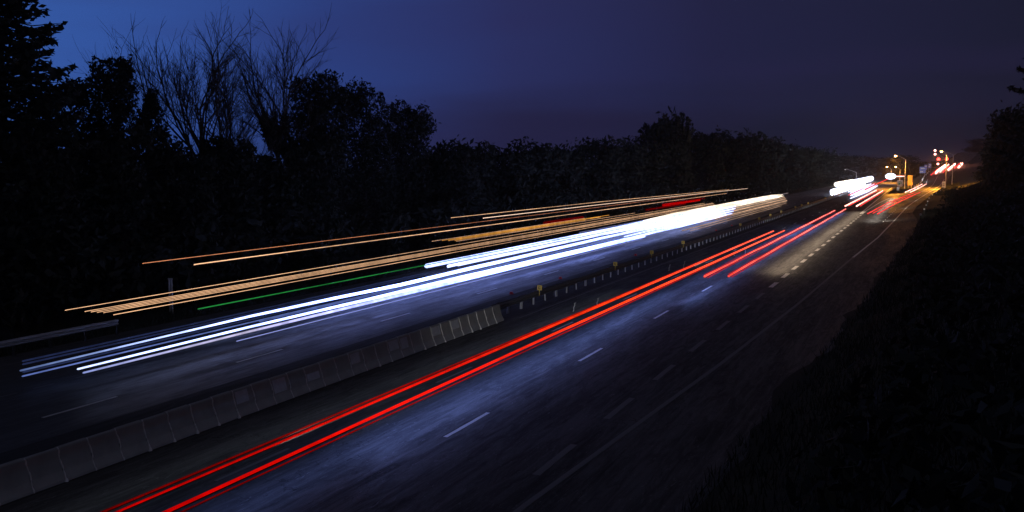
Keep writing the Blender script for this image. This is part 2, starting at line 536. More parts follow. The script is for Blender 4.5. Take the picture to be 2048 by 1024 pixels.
def wbeam(L):
    V, F = [], []
    for y in (0, L):
        for x, z in WP: V.append((x, y, z))
        for x, z in reversed(WP): V.append((x - .006, y, z))
    k = 2 * len(WP)
    for i in range(k): F.append((i, (i + 1) % k, k + (i + 1) % k, k + i))
    F.append(tuple(range(k - 1, -1, -1))); F.append(tuple(range(k, 2 * k)))
    return V, F


def mesh_of(VF, mat, name, smooth=False):
    o = mk('tmp', VF[0], VF[1], M[mat], smooth=smooth); me = o.data; me.name = name; bpy.data.objects.remove(o); return me


beam_me = mesh_of(wbeam(3.83), 'rail', 'rail_beam')
beam_me2 = mesh_of([[(-x, y, z) for x, y, z in wbeam(3.83)[0]], [tuple(reversed(f)) for f in wbeam(3.83)[1]]], 'rail', 'rail_beam')
post_me = mesh_of(join([box(-.036, .036, -.075, -.062, -.2, .72), box(-.008, .008, -.062, .062, -.2, .72), box(-.036, .036, .062, .075, -.2, .72)]), 'galv_post', 'post')
beam_me3 = mesh_of(wbeam(3.83), 'galv', 'rail_beam')


shaded_post_me = post_me.copy(); shaded_post_me.materials[0] = M['darkmetal']  # dark metal stands in for the shade on the left rail posts


def guardrail(x, y0, y1, label, both, zc=.60, beam=None):
    r = empty('guardrail', (x, y0, 0)); tag(r, label, 'guardrail')
    n = int((y1 - y0) / 3.81)
    for k in range(n):
        link('rail_beam', beam or beam_me, r, (.10, k * 3.81, zc + random.uniform(-.01, .01)))
        if both: link('rail_beam', beam_me2, r, (-.10, k * 3.81, zc))
    for k in range(min(280, 2 * n + 1)):
        o = link('post', post_me if both else shaded_post_me, r, (random.uniform(-.01, .01), k * 1.905 + .02, random.uniform(-.03, .02)))
        o.rotation_euler = (random.uniform(-.06, .06), random.uniform(-.05, .05), random.uniform(-.5, .5))
    return r


guardrail(-21.2, 45.2, 300, 'double steel guardrail on short posts along the median beyond the concrete barrier', True)
guardrail(-36.4, 25.6, 34, 'short near length of guardrail at the left road edge, ending in the weeds', False, .62, beam_me3)
guardrail(-36.4, 101, 290, 'far guardrail behind the white headlight streaks at the left road edge', False, .62, beam_me3)
guardrail(-36.4, 16.5, 25.2, 'guardrail length at the left border of the view, before the splice', False, .60, beam_me3)

# yellow square delineators on the median rail
sq_v = join([box(-.15, .15, -.01, .01, 0, .30), box(-.02, .02, .012, .04, -.35, .22)])
sq_me = mesh_of(sq_v, 'yellow', 'plate')
sqp_me = mesh_of(join([box(-.07, .07, -.014, -.011, .07, .10), box(-.07, .07, -.014, -.011, .19, .22), box(-.07, -.04, -.014, -.011, .10, .19)]), 'black', 'mark')
SQ = [51.2, 66.4, 76.8, 88.3, 119.4, 134.6, 145.3, 157.5, 176.5, 186.5, 197.6, 235.5, 248.5, 258.0]
for i, y in enumerate(SQ):
    pos = ['nearest the concrete barrier', 'second', 'third', 'fourth', 'fifth', 'sixth', 'seventh', 'eighth', 'ninth', 'tenth', 'eleventh', 'third from the far end', 'second from the far end', 'farthest'][i]
    r = empty('delineator', (-20.92, y, .86)); tag(r, 'small yellow square marker on the median rail, %s' % pos, 'road marker', 'yellow markers along the median rail')
    link('plate', sq_me, r); link('mark', sqp_me, r)
    r.rotation_euler = (random.uniform(-.05, .05), random.uniform(-.06, .06), R(14) + random.uniform(-.1, .1))

# red studs on the left side of the median shoulder
stud_me = mesh_of(join([box(-.12, .12, -.09, .09, 0, .05), box(-.09, .09, -.06, .06, .05, .16)]), 'redref', 'stud')
for i, y in enumerate([54.6, 63.6, 83.5, 121.0, 132.0]):
    o = link('road_stud', stud_me, None, (-24.3, y, .002)); tag(o, 'small red reflector stud at the inner edge of the left carriageway, %s along' % ['nearest', 'second', 'third', 'fourth', 'farthest'][i], 'road stud', 'red reflector studs')

# bent white stems shaped in place of small squiggly light traces
for i, (x, y, hh) in enumerate([(-18.0, 49.2, .55), (-17.4, 51.6, .55), (-18.2, 72.0, .55), (-17.6, 74.5, .6), (-15.7, 86.8, .7), (-15.0, 88.5, .8)]):
    pts = [(0, 0, 0), (.04, .01, hh * .2), (.02, .03, hh * .45), (.09, .02, hh * .7), (.08, .03, hh * .9), (.16, .05, hh)]
    wh = ['nearest', 'second nearest', 'third', 'fourth', 'fifth', 'farthest'][i]
    r = empty('light_squiggle', (x, y, 0)); tag(r, 'thin bent white squiggle in place of a light trace beside the red streaks, %s' % wh, 'light squiggle', 'bent white light squiggles')
    mk('stem', *tube(pts, [.045, .022, .03, .022, .035, .012], 6), M['ivory'], r)
    mk('foot', *tube([(0, 0, 0), (0, 0, .03)], [.12, .09], 8), M['darkmetal'], r)

# marker post on the far left verge
r = empty('marker_post', (-40.0, 40.6, gz(-40, 40.6))); tag(r, 'pale twin marker post in the weeds left of the road, crossed by the amber streaks', 'post')
for xx in (-.09, .09): mk('upright', *box(xx - .045, xx + .045, -.03, .03, -.1, 2.2), M['ivory'], r)
mk('cap', *box(-.15, .15, -.04, .04, 2.2, 2.28), M['ivory'], r)

# white reflector posts on the right verge of the slip road
for i, (x, y) in enumerate([(.3, 157.4), (.9, 177.9), (1.3, 197.0), (1.7, 220.5), (2.2, 243.1), (3.2, 271.0), (4.5, 295.3), (6.2, 330), (8.3, 368)]):
    r = empty('reflector_post', (x, y, gz(x, y) - .03))
    tag(r, 'small verge post with white reflector by the dark slope, %s from the viewer' % ['first', 'second', 'third', 'fourth', 'fifth', 'sixth', 'seventh', 'eighth', 'last'][i], 'marker post', 'reflector posts on the right verge')
    mk('stem', *box(-.05, .05, -.04, .04, 0, .85), M['darkmetal'], r)
    mk('reflector', *box(-.13, .13, -.05, .05, .85, 1.12), M['white'], r)
# white reflector posts along the far left verge
for i, (x, y) in enumerate([(-37.6, 150), (-37.6, 172), (-37.6, 196), (-37.8, 236), (-37.8, 262)]):
    r = empty('reflector_post', (x, y, 0))
    tag(r, 'tiny white reflector post above the warm white streak, %s' % ['leftmost', 'second from left', 'middle', 'fourth from left', 'rightmost'][i], 'marker post', 'reflector posts on the left verge')
    mk('stem', *box(-.05, .05, -.04, .04, 0, 1.3), M['darkmetal'], r)
    mk('reflector', *box(-.11, .11, -.05, .05, 1.3, 1.5), M['white'], r)

# ------------------------------------------------------------------ vegetation
def rand_unit(n):
    v = rng.normal(size=(n, 3)); return v / np.linalg.norm(v, axis=1)[:, None]


def leaves(name, P, size, mat, parent, flat=None, mesh_only=False):
    """pointed leaf clusters: one bent quad each, at points P"""
    n = len(P)
    a = rand_unit(n)
    if flat is not None: a = a * np.array([1, 1, flat]); a /= np.linalg.norm(a, axis=1)[:, None]
    b = np.cross(a, rand_unit(n)); b /= np.linalg.norm(b, axis=1)[:, None]
    s = (size * rng.uniform(.55, 1.35, n))[:, None]
    c = np.cross(a, b)
    V = np.empty((n, 4, 3))
    V[:, 0] = P - a * s; V[:, 1] = P + b * s * .42 + c * s * .15; V[:, 2] = P + a * s; V[:, 3] = P - b * s * .42 + c * s * .15
    F = np.arange(4 * n).reshape(n, 4)
    return mk_np(name, V.reshape(-1, 3), F, mat, parent, mesh_only=mesh_only)


def crown_points(n, h, r, base, lumps, shape='round', top_spikes=0):
    """points in many lumps spread through a crown envelope"""
    C0, Rr = [], []
    for i in range(lumps):
        t = (i + rng.uniform(0, 1)) / lumps
        z = base + (h - base) * t
        if shape == 'round': env = r * math.sqrt(max(.05, 1 - ((t - .45) / .60) ** 2))
        elif shape == 'column': env = r * (1 - .25 * t ** 3) * (.85 + .2 * math.sin(t * 9))
        else: env = r * (1 - t) ** .8
        a = rng.uniform(0, 2 * math.pi); q = env * math.sqrt(rng.uniform(.05, 1)) * .85
        C0.append((math.cos(a) * q, math.sin(a) * q, z - .3)); Rr.append(r * rng.uniform(.24, .46))
    for i in range(top_spikes):
        a = rng.uniform(0, 6.28); q = r * rng.uniform(0, .75)
        for k in range(3):
            C0.append((math.cos(a) * q, math.sin(a) * q, h - .6 + k * .35 - q * .25)); Rr.append(r * (.13 - .03 * k))
    C0 = np.array(C0); Rr = np.array(Rr)
    wgt = Rr ** 2; idx = rng.choice(len(C0), n, p=wgt / wgt.sum())
    u = rand_unit(n) * (rng.uniform(.25, 1, n) ** .5)[:, None]
    u *= (1 + .35 * rng.normal(size=n) * (rng.uniform(size=n) < .18))[:, None]
    P = C0[idx] + u * Rr[idx][:, None] * np.array([1, 1, .8])
    k = int(n * .34)                                       # thinner foliage filling the inside of the envelope
    t = rng.uniform(0, .93, k); a = rng.uniform(0, 6.283, k)
    env = r * (np.sqrt(np.maximum(.05, 1 - ((t - .45) / .6) ** 2)) if shape == 'round' else np.minimum(1, (1.12 - t) * 3.2) * (.88 + .1 * np.sin(t * 11 + r)))
    q = env * np.sqrt(rng.uniform(0, 1, k)) * .92
    P[:k] = np.stack([np.cos(a) * q, np.sin(a) * q, base + (h - base) * t], 1)
    P[:, 2] = np.maximum(P[:, 2], .15)
    return P


def limbs(h, r, base, n=9, tr=.25):
    parts = [tube([(0, 0, -.3), (.1, 0, h * .25), (-.1, .1, h * .55), (.05, 0, h * .85)], [tr, tr * .8, tr * .5, tr * .15], 8)]
    for i in range(n):
        z = base + (h - base) * (i + .5) / n * .75; a = i * 2.4 + random.random(); q = r * random.uniform(.5, .85)
        parts.append(tube([(0, 0, z - .4), (math.cos(a) * q * .5, math.sin(a) * q * .5, z + q * .25), (math.cos(a) * q, math.sin(a) * q, z + q * .6)], [tr * .4, tr * .25, tr * .07], 5))
    return join(parts)


def leafy(x, y, h, r, label, group, n=5000, size=.28, base=1.0, lumps=40, shape='column', spikes=3, mat='leaf', name='broadleaf_tree'):
    t = empty(name, (x, y, gz(x, y) - .05), random.uniform(0, 6)); tag(t, label, 'tree', group)
    mk('trunk', *limbs(h, r, base), M['bark'], t)
    leaves('crown', crown_points(n, h, r, base, lumps, shape, spikes), size, M[mat], t)
    return t


def conifer(x, y, h, r, label, group, n=46, size=.3, name='conifer_tree', zmin=2.0):
    t = empty(name, (x, y, gz(x, y) - .05)); tag(t, label, 'tree', group)
    parts = [tube([(0, 0, -.3), (0, 0, h)], [.35, .03], 8)]
    PP = []
    for i in range(n * 3):
        z = zmin + (h - zmin) * ((i / (n * 3)) ** .9); L = r * (1 - z / h) ** .75 * random.uniform(.6, 1.12) + .3
        a = i * 2.399 + random.uniform(-.3, .3)
        ca, sa = math.cos(a), math.sin(a)
        q = [(0, 0, z), (ca * L * .5, sa * L * .5, z - L * .10), (ca * L, sa * L, z - L * .06 + .12 * L * .3)]
        parts.append(tube(q, [.06, .035, .012], 4, False))
        m = int(60 * L / 2) + 12
        s = rng.uniform(.12, 1, m); wd = .42 * (1.05 - s) * L * .55 + .16
        off = rng.normal(size=m) * wd
        zz = z - L * .22 * np.sin(s * 3.1) * .7 - np.abs(rng.normal(size=m)) * .16
        PP.append(np.stack([ca * L * s - sa * off, sa * L * s + ca * off, zz], 1))
    mk('trunk', *join(parts), M['bark'], t)
    leaves('crown', np.concatenate(PP), size, M['needle'], t, flat=.45)
    return t


def bare(x, y, h, r, label, group, seed, leaders=5, levels=5, tr=.22, ivy=(), mat='bark', twig=1.0, lean=0.0, z0=.28):
    """leafless tree: recursive tapering branches, every one a tube"""
    rnd = random.Random(seed)
    t = empty('bare_tree', (x, y, gz(x, y) - .05)); tag(t, label, 'tree', group)
    big, small = [], []

    def grow(p, d, L, rad, lev):
        segs = 4 if lev < 3 else 2
        pts = [p]; rr = [rad]; q = p.copy(); dd = d.copy()
        for s in range(segs):
            dd = (dd + Vector((rnd.gauss(0, .13), rnd.gauss(0, .13), .07 + rnd.gauss(0, .06)))).normalized()
            q = q + dd * L / segs; pts.append(q.copy()); rr.append(rad * (1 - .38 * (s + 1) / segs))
        (big if lev < 3 else small).append(tube(pts, rr, 6 if lev < 2 else (4 if lev < 3 else 3), False))
        if lev >= levels: return
        nk = (2, 4, 3, 4, 3, 3)[min(lev, 5)]
        for c in range(nk):
            f = rnd.uniform(.3, 1.0) if c else 1.0
            i = f * segs; k = min(segs - 1, int(i)); pp = pts[k].lerp(pts[k + 1], i - k)
            ang = rnd.uniform(.25, .58) if lev < 3 else rnd.uniform(.35, .85)
            if not c: ang *= .35
            ax = dd.cross(Vector((rnd.gauss(0, 1), rnd.gauss(0, 1), rnd.gauss(0, 1)))).normalized()
            nd = (Matrix.Rotation(ang, 3, ax) @ dd)
            nd.z += .08; nd.normalize()
            grow(pp, nd, L * rnd.uniform(.62, .80) * (1 if c == 0 else .85), max(rr[k] * (.80 if c == 0 else .60), .011), lev + 1)

    base = Vector((0, 0, h * z0))
    big.append(tube([(0, 0, -.3), (lean * .3, 0, h * z0 * .6), (0, 0, h * z0 + .2)], [tr * 1.5, tr * 1.2, tr], 8))
    for i in range(leaders):
        a = 6.283 * i / leaders + rnd.uniform(-.4, .4); sp = (r / h) * (1.15 if i else .1)
        d = Vector((math.cos(a) * sp + lean, math.sin(a) * sp, 1)).normalized()
        grow(base, d, h * rnd.uniform(.24, .30), tr * .7, 1)
    mk('trunk', *join(big), M[mat], t)
    V, F = join(small)
    tw = mk('twigs', V, F, M[mat], t)
    if ivy:
        bv = np.array([tuple(q) for v_, f_ in big[1:] for q in v_])
        u_ = bv[:, 0] * math.cos(R(40)) + bv[:, 1] * math.sin(R(40))
        bv = bv[(bv[:, 2] > h * ivy[0]) & (bv[:, 2] < h * ivy[1]) & ((u_ > .5) | (bv[:, 2] < h * .6))]
        ctr = bv[rng.choice(len(bv), 34)]
        PP = [ctr[i] + rand_unit(150) * (rng.uniform(0, 1, 150) ** .6)[:, None] * np.array([.34, .34, .75]) for i in range(34)]
        leaves('ivy', np.concatenate(PP), .17, M['leaf'], t)
    return t


LG = 'trees in the dark row left of the road'
conifer(-49.5, 37.6, 26, 7.0, 'tall dark conifer with drooping layered boughs at the upper left corner', LG, 62, .27)
leafy(-49, 45.3, 16.0, 2.3, 'dense rounded dark tree just right of the tall conifer', LG, 14000, .17, .5, 46, 'column', 4)
leafy(-51, 43.2, 14.2, 2.6, 'dark tree filling the gap between the tall conifer and the rounded tree', LG, 9000, .2, .5, 40, 'column', 3)
bare(-54, 52, 18.4, 1.4, 'slender bare tree with two thin leaders behind the ivy covered stump', LG, 5, 3, 5, .12)
leafy(-50, 49.6, 14.0, 1.5, 'narrow ivy covered stem in front of the slender bare tree', LG, 8000, .17, .5, 30, 'column', 5)
bare(-50, 54.2, 19.4, 4.6, 'big spreading bare tree, largest of the leafless crowns', LG, 11, 5, 6, .30)
bare(-55, 63, 18.6, 3.2, 'bare tree with thin upright branches right of the big bare tree', LG, 23, 4, 6, .22)
bare(-50, 65.2, 21.4, 4.2, 'bare tree with forked limbs and dark ivy clumps below its tall right tip', LG, 37, 4, 6, .30,
     ivy=(.46, .86))
bare(-56, 75, 17.6, 3.2, 'smaller pale bare tree behind, left of the broad dark evergreen', LG, 41, 5, 6, .14, mat='bark2')
bare(-50, 58.8, 15.0, 2.6, 'low bare tree filling in between the big bare tree and the forked one', LG, 53, 4, 5, .14, mat='bark2')
leafy(-51, 70.5, 17.0, 3.6, 'broad dark tree with a pointed top right of the bare trees', LG, 16000, .2, .5, 60, 'column', 3)
leafy(-50.5, 77.5, 16.4, 3.8, 'broad dark tree with twiggy tufts on its flat crown', LG, 16000, .2, .5, 60, 'column', 9)
leafy(-49.5, 84.0, 15.0, 3.4, 'dark tree at the right end of the near row with a ragged sloping side', LG, 15000, .2, .5, 56, 'column', 4)
for i, (x, y, h, r, lab) in enumerate([
        (-47, 37.5, 11.5, 3.2, 'low dark tree under the tall conifer'),
        (-47, 43, 11.3, 3.0, 'low dark tree below the rounded tree'),
        (-46.5, 48.5, 10.6, 3.0, 'low dark tree below the ivy covered stem'),
        (-47, 53.5, 11.0, 3.2, 'low dark tree at the foot of the big bare tree'),
        (-47.5, 59, 9.8, 3.2, 'low dark tree between the big bare tree and the forked bare tree'),
        (-47.5, 64.5, 11.4, 3.4, 'low dark tree at the foot of the forked bare tree'),
        (-46, 89, 8.8, 3.4, 'low dark tree just past the right end of the near row')]):
    leafy(x, y, h, r, lab, LG, 7000, .26, .3, 44, 'column', 2, name='understory_tree')

# continuous dark brush closing the gaps at the foot of the row
PB = []
for k in range(900):
    y = rng.uniform(8, 420); x = -43.5 - rng.uniform(0, 1) ** 1.3 * 14
    rr = rng.uniform(1.0, 2.4)
    m = 70 if y < 130 else 30
    PB.append(rand_unit(m) * rr * np.array([1, 1, .9]) + np.array([x, y, rng.uniform(.4, 3.2) + (-x - 43) * .25]))
b_ = leaves('roadside_brush', np.concatenate(PB), .42, M['leaf'], None); tag(b_, 'dark tangled brush at the foot of the roadside trees', 'brush', kind='stuff')

# farther trees of the same row
FG = 'trees of the far dark treeline'
far_tr = [(-50, 93.5, 10.6, 4.0), (-51, 101, 10.9, 4.5), (-50, 110, 11.0, 5), (-50, 121, 11.5, 5), (-51, 133, 11.3, 5.2), (-50, 147, 12.8, 5.6), (-50, 161, 12.3, 5.6),
          (-50, 176, 13.2, 6), (-50, 194, 19.0, 6.4), (-52, 207, 18.0, 6), (-50, 232, 16.8, 7), (-50, 258, 17.4, 7.5), (-50, 290, 18.4, 8), (-50, 330, 18.0, 8.5), (-50, 380, 17.4, 9),
          (-50, 440, 17.4, 10), (-50, 520, 17.2, 11), (-50, 620, 16.5, 12), (-50, 760, 17.0, 14), (-48, 930, 17.0, 16)]
cr = [leaves('crown', crown_points(5200, 12, 5, .2, 46, 'column', 4), .42, M['leaf2'], None, mesh_only=True) for _ in range(4)]
tk = [mesh_of(limbs(12, 5, 1.5), 'bark', 'trunk') for _ in range(2)]
ordn = ['first', 'second', 'third', 'fourth', 'fifth', 'sixth', 'seventh', 'eighth', 'ninth', 'tenth', 'eleventh', 'twelfth', 'thirteenth', 'fourteenth', 'fifteenth', 'sixteenth', 'seventeenth', 'eighteenth', 'nineteenth', 'twentieth']
for i, (x, y, h, r) in enumerate(far_tr):
    lab = {8: 'tallest domed tree rising above the far dark treeline'}.get(i, 'leafy tree in the far dark treeline, %s from the near row' % ordn[i])
    t = empty('treeline_tree', (x, y, gz(x, y)), random.uniform(0, 6)); tag(t, lab, 'tree', FG)
    s = (r / 5, r / 5, h / 12)
    link('crown', cr[i % 4], t, (0, 0, 0), sc=s); link('trunk', tk[i % 2], t, (0, 0, 0), sc=s)

# trees on the right-hand slope and behind the hill
RG = 'trees on the dark right-hand slope'
conifer(17.0, 150, 30, 9.5, 'large dark tree with layered boughs reaching in at the right border', RG, 26, .5, zmin=5)
for i, (x, y, h, r, lab) in enumerate([
        (19.5, 196, 15.5, 6, 'dark tree below the layered boughs at the right border'),
        (21, 238, 17.5, 7.5, 'dark tree on the right slope, third of the row'),
        (22, 282, 16.5, 7.5, 'dark tree on the right slope with a sloping top'),
        (22.5, 325, 11.5, 6, 'low dark tree on the right slope near the lamps'),
        (27, 380, 12, 7.5, 'dark tree on the right slope behind the rightmost lamp'),
        (36, 470, 12, 9, 'dark tree right of the red tail lights on the hill'),
        (48, 620, 15, 12, 'dark tree at the hilltop right of the signals'),
        (18, 118, 8, 5, 'nearest dark tree on the right slope'),
        (16, 85, 7, 4.5, 'low bushy tree on the right slope close to the viewer')]):
    t = empty('slope_tree', (x, y, gz(x, y) - .1), random.uniform(0, 6)); tag(t, lab, 'tree', RG)
    s = (r / 5, r / 5, h / 12)
    link('crown', cr[(i + 1) % 4], t, (0, 0, 0), sc=s); link('trunk', tk[i % 2], t, (0, 0, 0), sc=s)
HG = 'trees along the skyline beyond the junction'
for i, (x, y, h, r) in enumerate([(-42, 1150, 20, 26), (-20, 1200, 22, 24), (2, 1020, 14, 16), (70, 1180, 16, 26), (110, 1250, 18, 30), (-9, 830, 12, 12)]):
    t = empty('skyline_tree', (x, y, gz(x, y) - .1), random.uniform(0, 6)); tag(t, 'distant dark tree on the skyline beyond the junction, %s' % ['leftmost', 'second from left', 'left of the blue signs', 'right of the signals', 'rightmost', 'low one behind the bright lamp'][i], 'tree', HG)
    s = (r / 5, r / 5, h / 12)
    link('crown', cr[i % 4], t, (0, 0, 0), sc=s); link('trunk', tk[i % 2], t, (0, 0, 0), sc=s)

# grass: blades over the verges, dense close to the road
def grass(name, pts, hgt, label):
    n = len(pts); a = rng.uniform(0, 6.28, n); hh = hgt * rng.uniform(.4, 1.3, n); wv = .02 + .012 * rng.uniform(size=n)
    lean = rng.normal(size=(n, 2)) * .3 * hh[:, None]
    V = np.empty((n, 3, 3)); V[:, 0] = pts; V[:, 1] = pts; V[:, 2] = pts
    V[:, 0, 0] -= np.cos(a) * wv; V[:, 0, 1] -= np.sin(a) * wv; V[:, 1, 0] += np.cos(a) * wv; V[:, 1, 1] += np.sin(a) * wv
    V[:, 2, :2] += lean; V[:, 2, 2] += hh
    o = mk_np(name, V.reshape(-1, 3), np.arange(3 * n).reshape(n, 3), M['leaf2']); tag(o, label, 'grass', kind='stuff'); return o


pp = []
for k in range(60000):
    y = 14 + 170 * rng.uniform() ** 1.4; x = -36.9 - 7.5 * rng.uniform() ** 1.2; pp.append((x, y, gz(x, y) - .08))
grass('verge_grass', np.array(pp), .38, 'weedy grass on the left verge behind the guardrail')
pp = []
for k in range(60000):
    y = 8 + 190 * rng.uniform() ** 1.4; x = interp(EDGE, y) + 3.5 + 14 * rng.uniform(); pp.append((x, y, gz(x, y) - .1))
grass('slope_grass', np.array(pp), .45, 'rough dark grass on the right-hand slope')
pp = []
for k in range(14000):
    y = 322 + 110 * rng.uniform(); x0, x1 = -9.2, interp(GORE, y) - 1.4; x = x0 + (x1 - x0) * rng.uniform(); pp.append((x, y, -.05))
for k in range(16000):
    y = 300 + 190 * rng.uniform(); x = interp(EDGE, y) + 2 + 6 * rng.uniform(); pp.append((x, y, gz(x, y) - .1))
grass('island_grass', np.array(pp), .4, 'short grass around the lamp posts at the junction')
PB = []
for k in range(1500):
    y = 6 + 310 * rng.uniform() ** 1.3; x = interp(EDGE, y) + 6.5 + rng.uniform(0, 1) ** .8 * 15
    rr = rng.uniform(.5, 1.3); m = 46
    PB.append(rand_unit(m) * rr + np.array([x, y, gz(x, y) + rng.uniform(0, .7)]))
b_ = leaves('slope_brush', np.concatenate(PB), .24, M['leaf'], None); tag(b_, 'dark low brush covering the right-hand slope', 'brush', kind='stuff')
# shrubs close to the viewer at the lower right
for i, (x, y, r) in enumerate([(4.2, 15.5, 1.3), (5.6, 18.5, 1.5), (7.2, 22, 1.8), (2.2, 12.6, .8)]):
    t = empty('shrub', (x, y, gz(x, y) - .1)); tag(t, 'leafy shrub in deep shade at the lower right, %s' % ['nearly centred in the corner', 'behind the first', 'highest up the slope', 'nearest the viewer'][i], 'shrub', 'shrubs on the near slope')
    mk('stem', *limbs(r * 1.1, r * .8, .1, 6, .05), M['bark'], t)
    leaves('foliage', crown_points(2600, r * 1.3, r, .1, 26, 'round', 2), .09, M['leaf2'], t)

# ------------------------------------------------------------------ junction furniture
SOD = (1.0, .36, .035)
M['sodium'] = emit('sodium_lamp', (1.0, .50, .14), 60)


def street_lamp(x, y, H, arm, label, lit=True, pr=.14, power=9000, zb=None, face=-1):
    zb = gz(x, y) if zb is None else zb
    r = empty('street_lamp', (x, y, zb)); tag(r, label, 'street lamp', 'street lamps at the junction')
    mk('pole', *tube([(0, 0, -.1), (0, 0, .5), (0, 0, H - 1.6)], [pr * 1.5, pr, pr * .75], 10), M['galv_post'], r)
    mk('arm', *tube([(0, 0, H - 1.7), (face * arm * .35, 0, H - 1.0), (face * arm, 0, H)], [pr * .6, pr * .5, pr * .4], 8), M['galv_post'], r)
    hx = face * arm
    hv = [(hx - face * -.2, -.16, H - .08), (hx + face * .9, -.2, H - .1), (hx + face * .9, .2, H - .1), (hx - face * -.2, .16, H - .08),
          (hx, -.1, H + .14), (hx + face * .75, -.14, H + .16), (hx + face * .75, .14, H + .16), (hx, .1, H + .14)]
    mk('lamp_head', hv, [(0, 1, 2, 3), (7, 6, 5, 4), (0, 4, 5, 1), (1, 5, 6, 2), (2, 6, 7, 3), (3, 7, 4, 0)], M['darkmetal'], r)
    cx = hx + face * .5
    V, F = [], []
    for j in range(5):                                     # drop lens, a flattened bowl
        t = math.pi / 2 * j / 4
        for k in range(10):
            a = 2 * math.pi * k / 10; V.append((cx + .42 * math.cos(t) * math.cos(a), .34 * math.cos(t) * math.sin(a), H - .11 - .40 * math.sin(t)))
    F = [(j * 10 + k, (j + 1) * 10 + k, (j + 1) * 10 + (k + 1) % 10, j * 10 + (k + 1) % 10) for j in range(4) for k in range(10)] + [tuple(range(10))]
    mk('lens', V, F, M['sodium'] if lit else M['ivory'], r, True)
    if lit:
        l = bpy.data.lights.new('sodium_light', 'SPOT'); l.energy = power; l.color = SOD; l.spot_size = R(150); l.spot_blend = .8; l.shadow_soft_size = .3
        lo = bpy.data.objects.new('sodium_light', l); C.objects.link(lo); lo.location = (x + cx, y, zb + H - .65)
        for sg in (-1, 1):                                 # long throw of the lens along the road
            l = bpy.data.lights.new('sodium_light', 'SPOT'); l.energy = power * 1.1; l.color = SOD; l.spot_size = R(56); l.spot_blend = 1; l.shadow_soft_size = .3
            lo = bpy.data.objects.new('sodium_light', l); C.objects.link(lo); lo.location = (x + cx, y, zb + H - .65); lo.rotation_euler = (R(68 * sg), 0, 0)
    return r


street_lamp(-5.3, 386.9, 13.0, 3.2, 'lit orange street lamp on a tall pole over the grass island', power=50000)
street_lamp(9.6, 412.6, 15.0, 1.6, 'lit orange street lamp nearer the traffic signals, on the left of two close poles', power=50000)
street_lamp(13.6, 470, 15.4, 4.2, 'rightmost tall lamp pole at the foot of the hill', lit=False)
street_lamp(-14.6, 548, 8.8, 1.8, 'small lit orange street lamp left of the bright white headlights, left of the pair', power=16000)
street_lamp(-10.2, 550, 8.8, 1.8, 'small lit orange street lamp left of the bright white headlights, right of the pair', power=16000)
street_lamp(-28.0, 470, 7.6, 4.6, 'unlit lamp pole with a long sloping arm left of the small orange lamps', lit=False)


def signboard(name, x, y, zb, z0, z1, wd, mat, label, cat, posts=1, rz=0.0, extra=None, grp=None):
    r = empty(name, (x, y, zb), rz); tag(r, label, cat, grp)
    for k in range(posts):
        px = 0 if posts == 1 else (-wd * .35 + k * wd * .7)
        mk('post', *box(px - .05, px + .05, .04, .14, -.1, z1 - .1), M['galv_post'], r)
    mk('panel', *box(-wd / 2, wd / 2, -.02, .03, z0, z1), M[mat], r)
    for e in (extra or []):
        (ex0, ex1, ez0, ez1, em) = e
        mk('print', *box(ex0, ex1, -.028, -.022, ez0, ez1), M[em], r)
    return r


signboard('road_sign', -7.0, 384, 0, 1.0, 3.4, 1.9, 'white', 'white sign with a green patch on a post at the nose of the island', 'sign',
          extra=[(-.55, .1, 1.7, 2.5, 'green_sign'), (.2, .6, 2.1, 2.6, 'green_sign'), (-.5, .5, 2.75, 2.95, 'green_sign')])
signboard('marker_board', -7.0, 352, 0, .15, 1.45, .85, 'white', 'low white marker board in front of the green and white sign', 'sign')
signboard('direction_board', -3.6, 398, 0, 1.2, 5.2, 1.7, 'tan', 'tall amber lit board on two legs right of the lamp pole', 'sign', 2, R(-8))
signboard('small_sign', -3.0, 392, 0, 1.4, 2.5, .9, 'tan', 'small amber lit plate low in front of the tall amber board', 'sign')
signboard('bollard', -1.6, 378, 0, .1, 1.5, .5, 'white', 'white bollard on the island right of the amber board', 'bollard')
signboard('bollard', -.6, 396, 0, .1, 1.0, .4, 'white', 'small white bollard farther back on the island', 'bollard')
signboard('road_sign', 8.6, 400, 0, .5, 2.8, 1.1, 'white', 'narrow white sign at the right verge under the twin lamps', 'sign', extra=[(-.35, .35, 1.0, 1.25, 'black'), (-.35, .35, 1.7, 1.95, 'black')])
for i, (x, y, z0, z1, wd) in enumerate([(1.2, 600, 5.0, 8.7, 3.4), (2.9, 612, 6.9, 10.0, 1.7), (5.2, 622, 8.0, 10.8, 1.7)]):
    zb = gz(x, y)
    signboard('direction_sign', x, y, zb, z0 - zb, z1 - zb, wd, 'blue_sign', 'violet blue direction sign on the hill road, %s of three' % ['leftmost and largest', 'middle', 'rightmost'][i], 'sign', 2,
              extra=[(-wd * .38, wd * .1, z0 - zb + .5, z0 - zb + 1.1, 'white'), (-wd * .3, wd * .35, z1 - zb - 1.2, z1 - zb - .6, 'white')], grp='blue signs on the hill')
# chevron markers up the left edge of the hill road
for i in range(12):
    y = 400 + i * 24; x = interp(GORE, y) - 2.2
    r = empty('verge_marker', (x, y, gz(x, y))); tag(r, 'little white marker on the left edge of the hill road, %s uphill' % ordn[i], 'marker post', 'white markers up the hill road')
    mk('stem', *box(-.05, .05, -.04, .04, -.1, .7), M['ivory'], r); mk('reflector', *box(-.2, .2, -.05, .05, .7, 1.05), M['white'], r)

# traffic signals
M['red_lit'] = emit('red_signal', (1, .03, .02), 16)
M['pink_lit'] = emit('overexposed_signal', (1, .40, .34), 9)


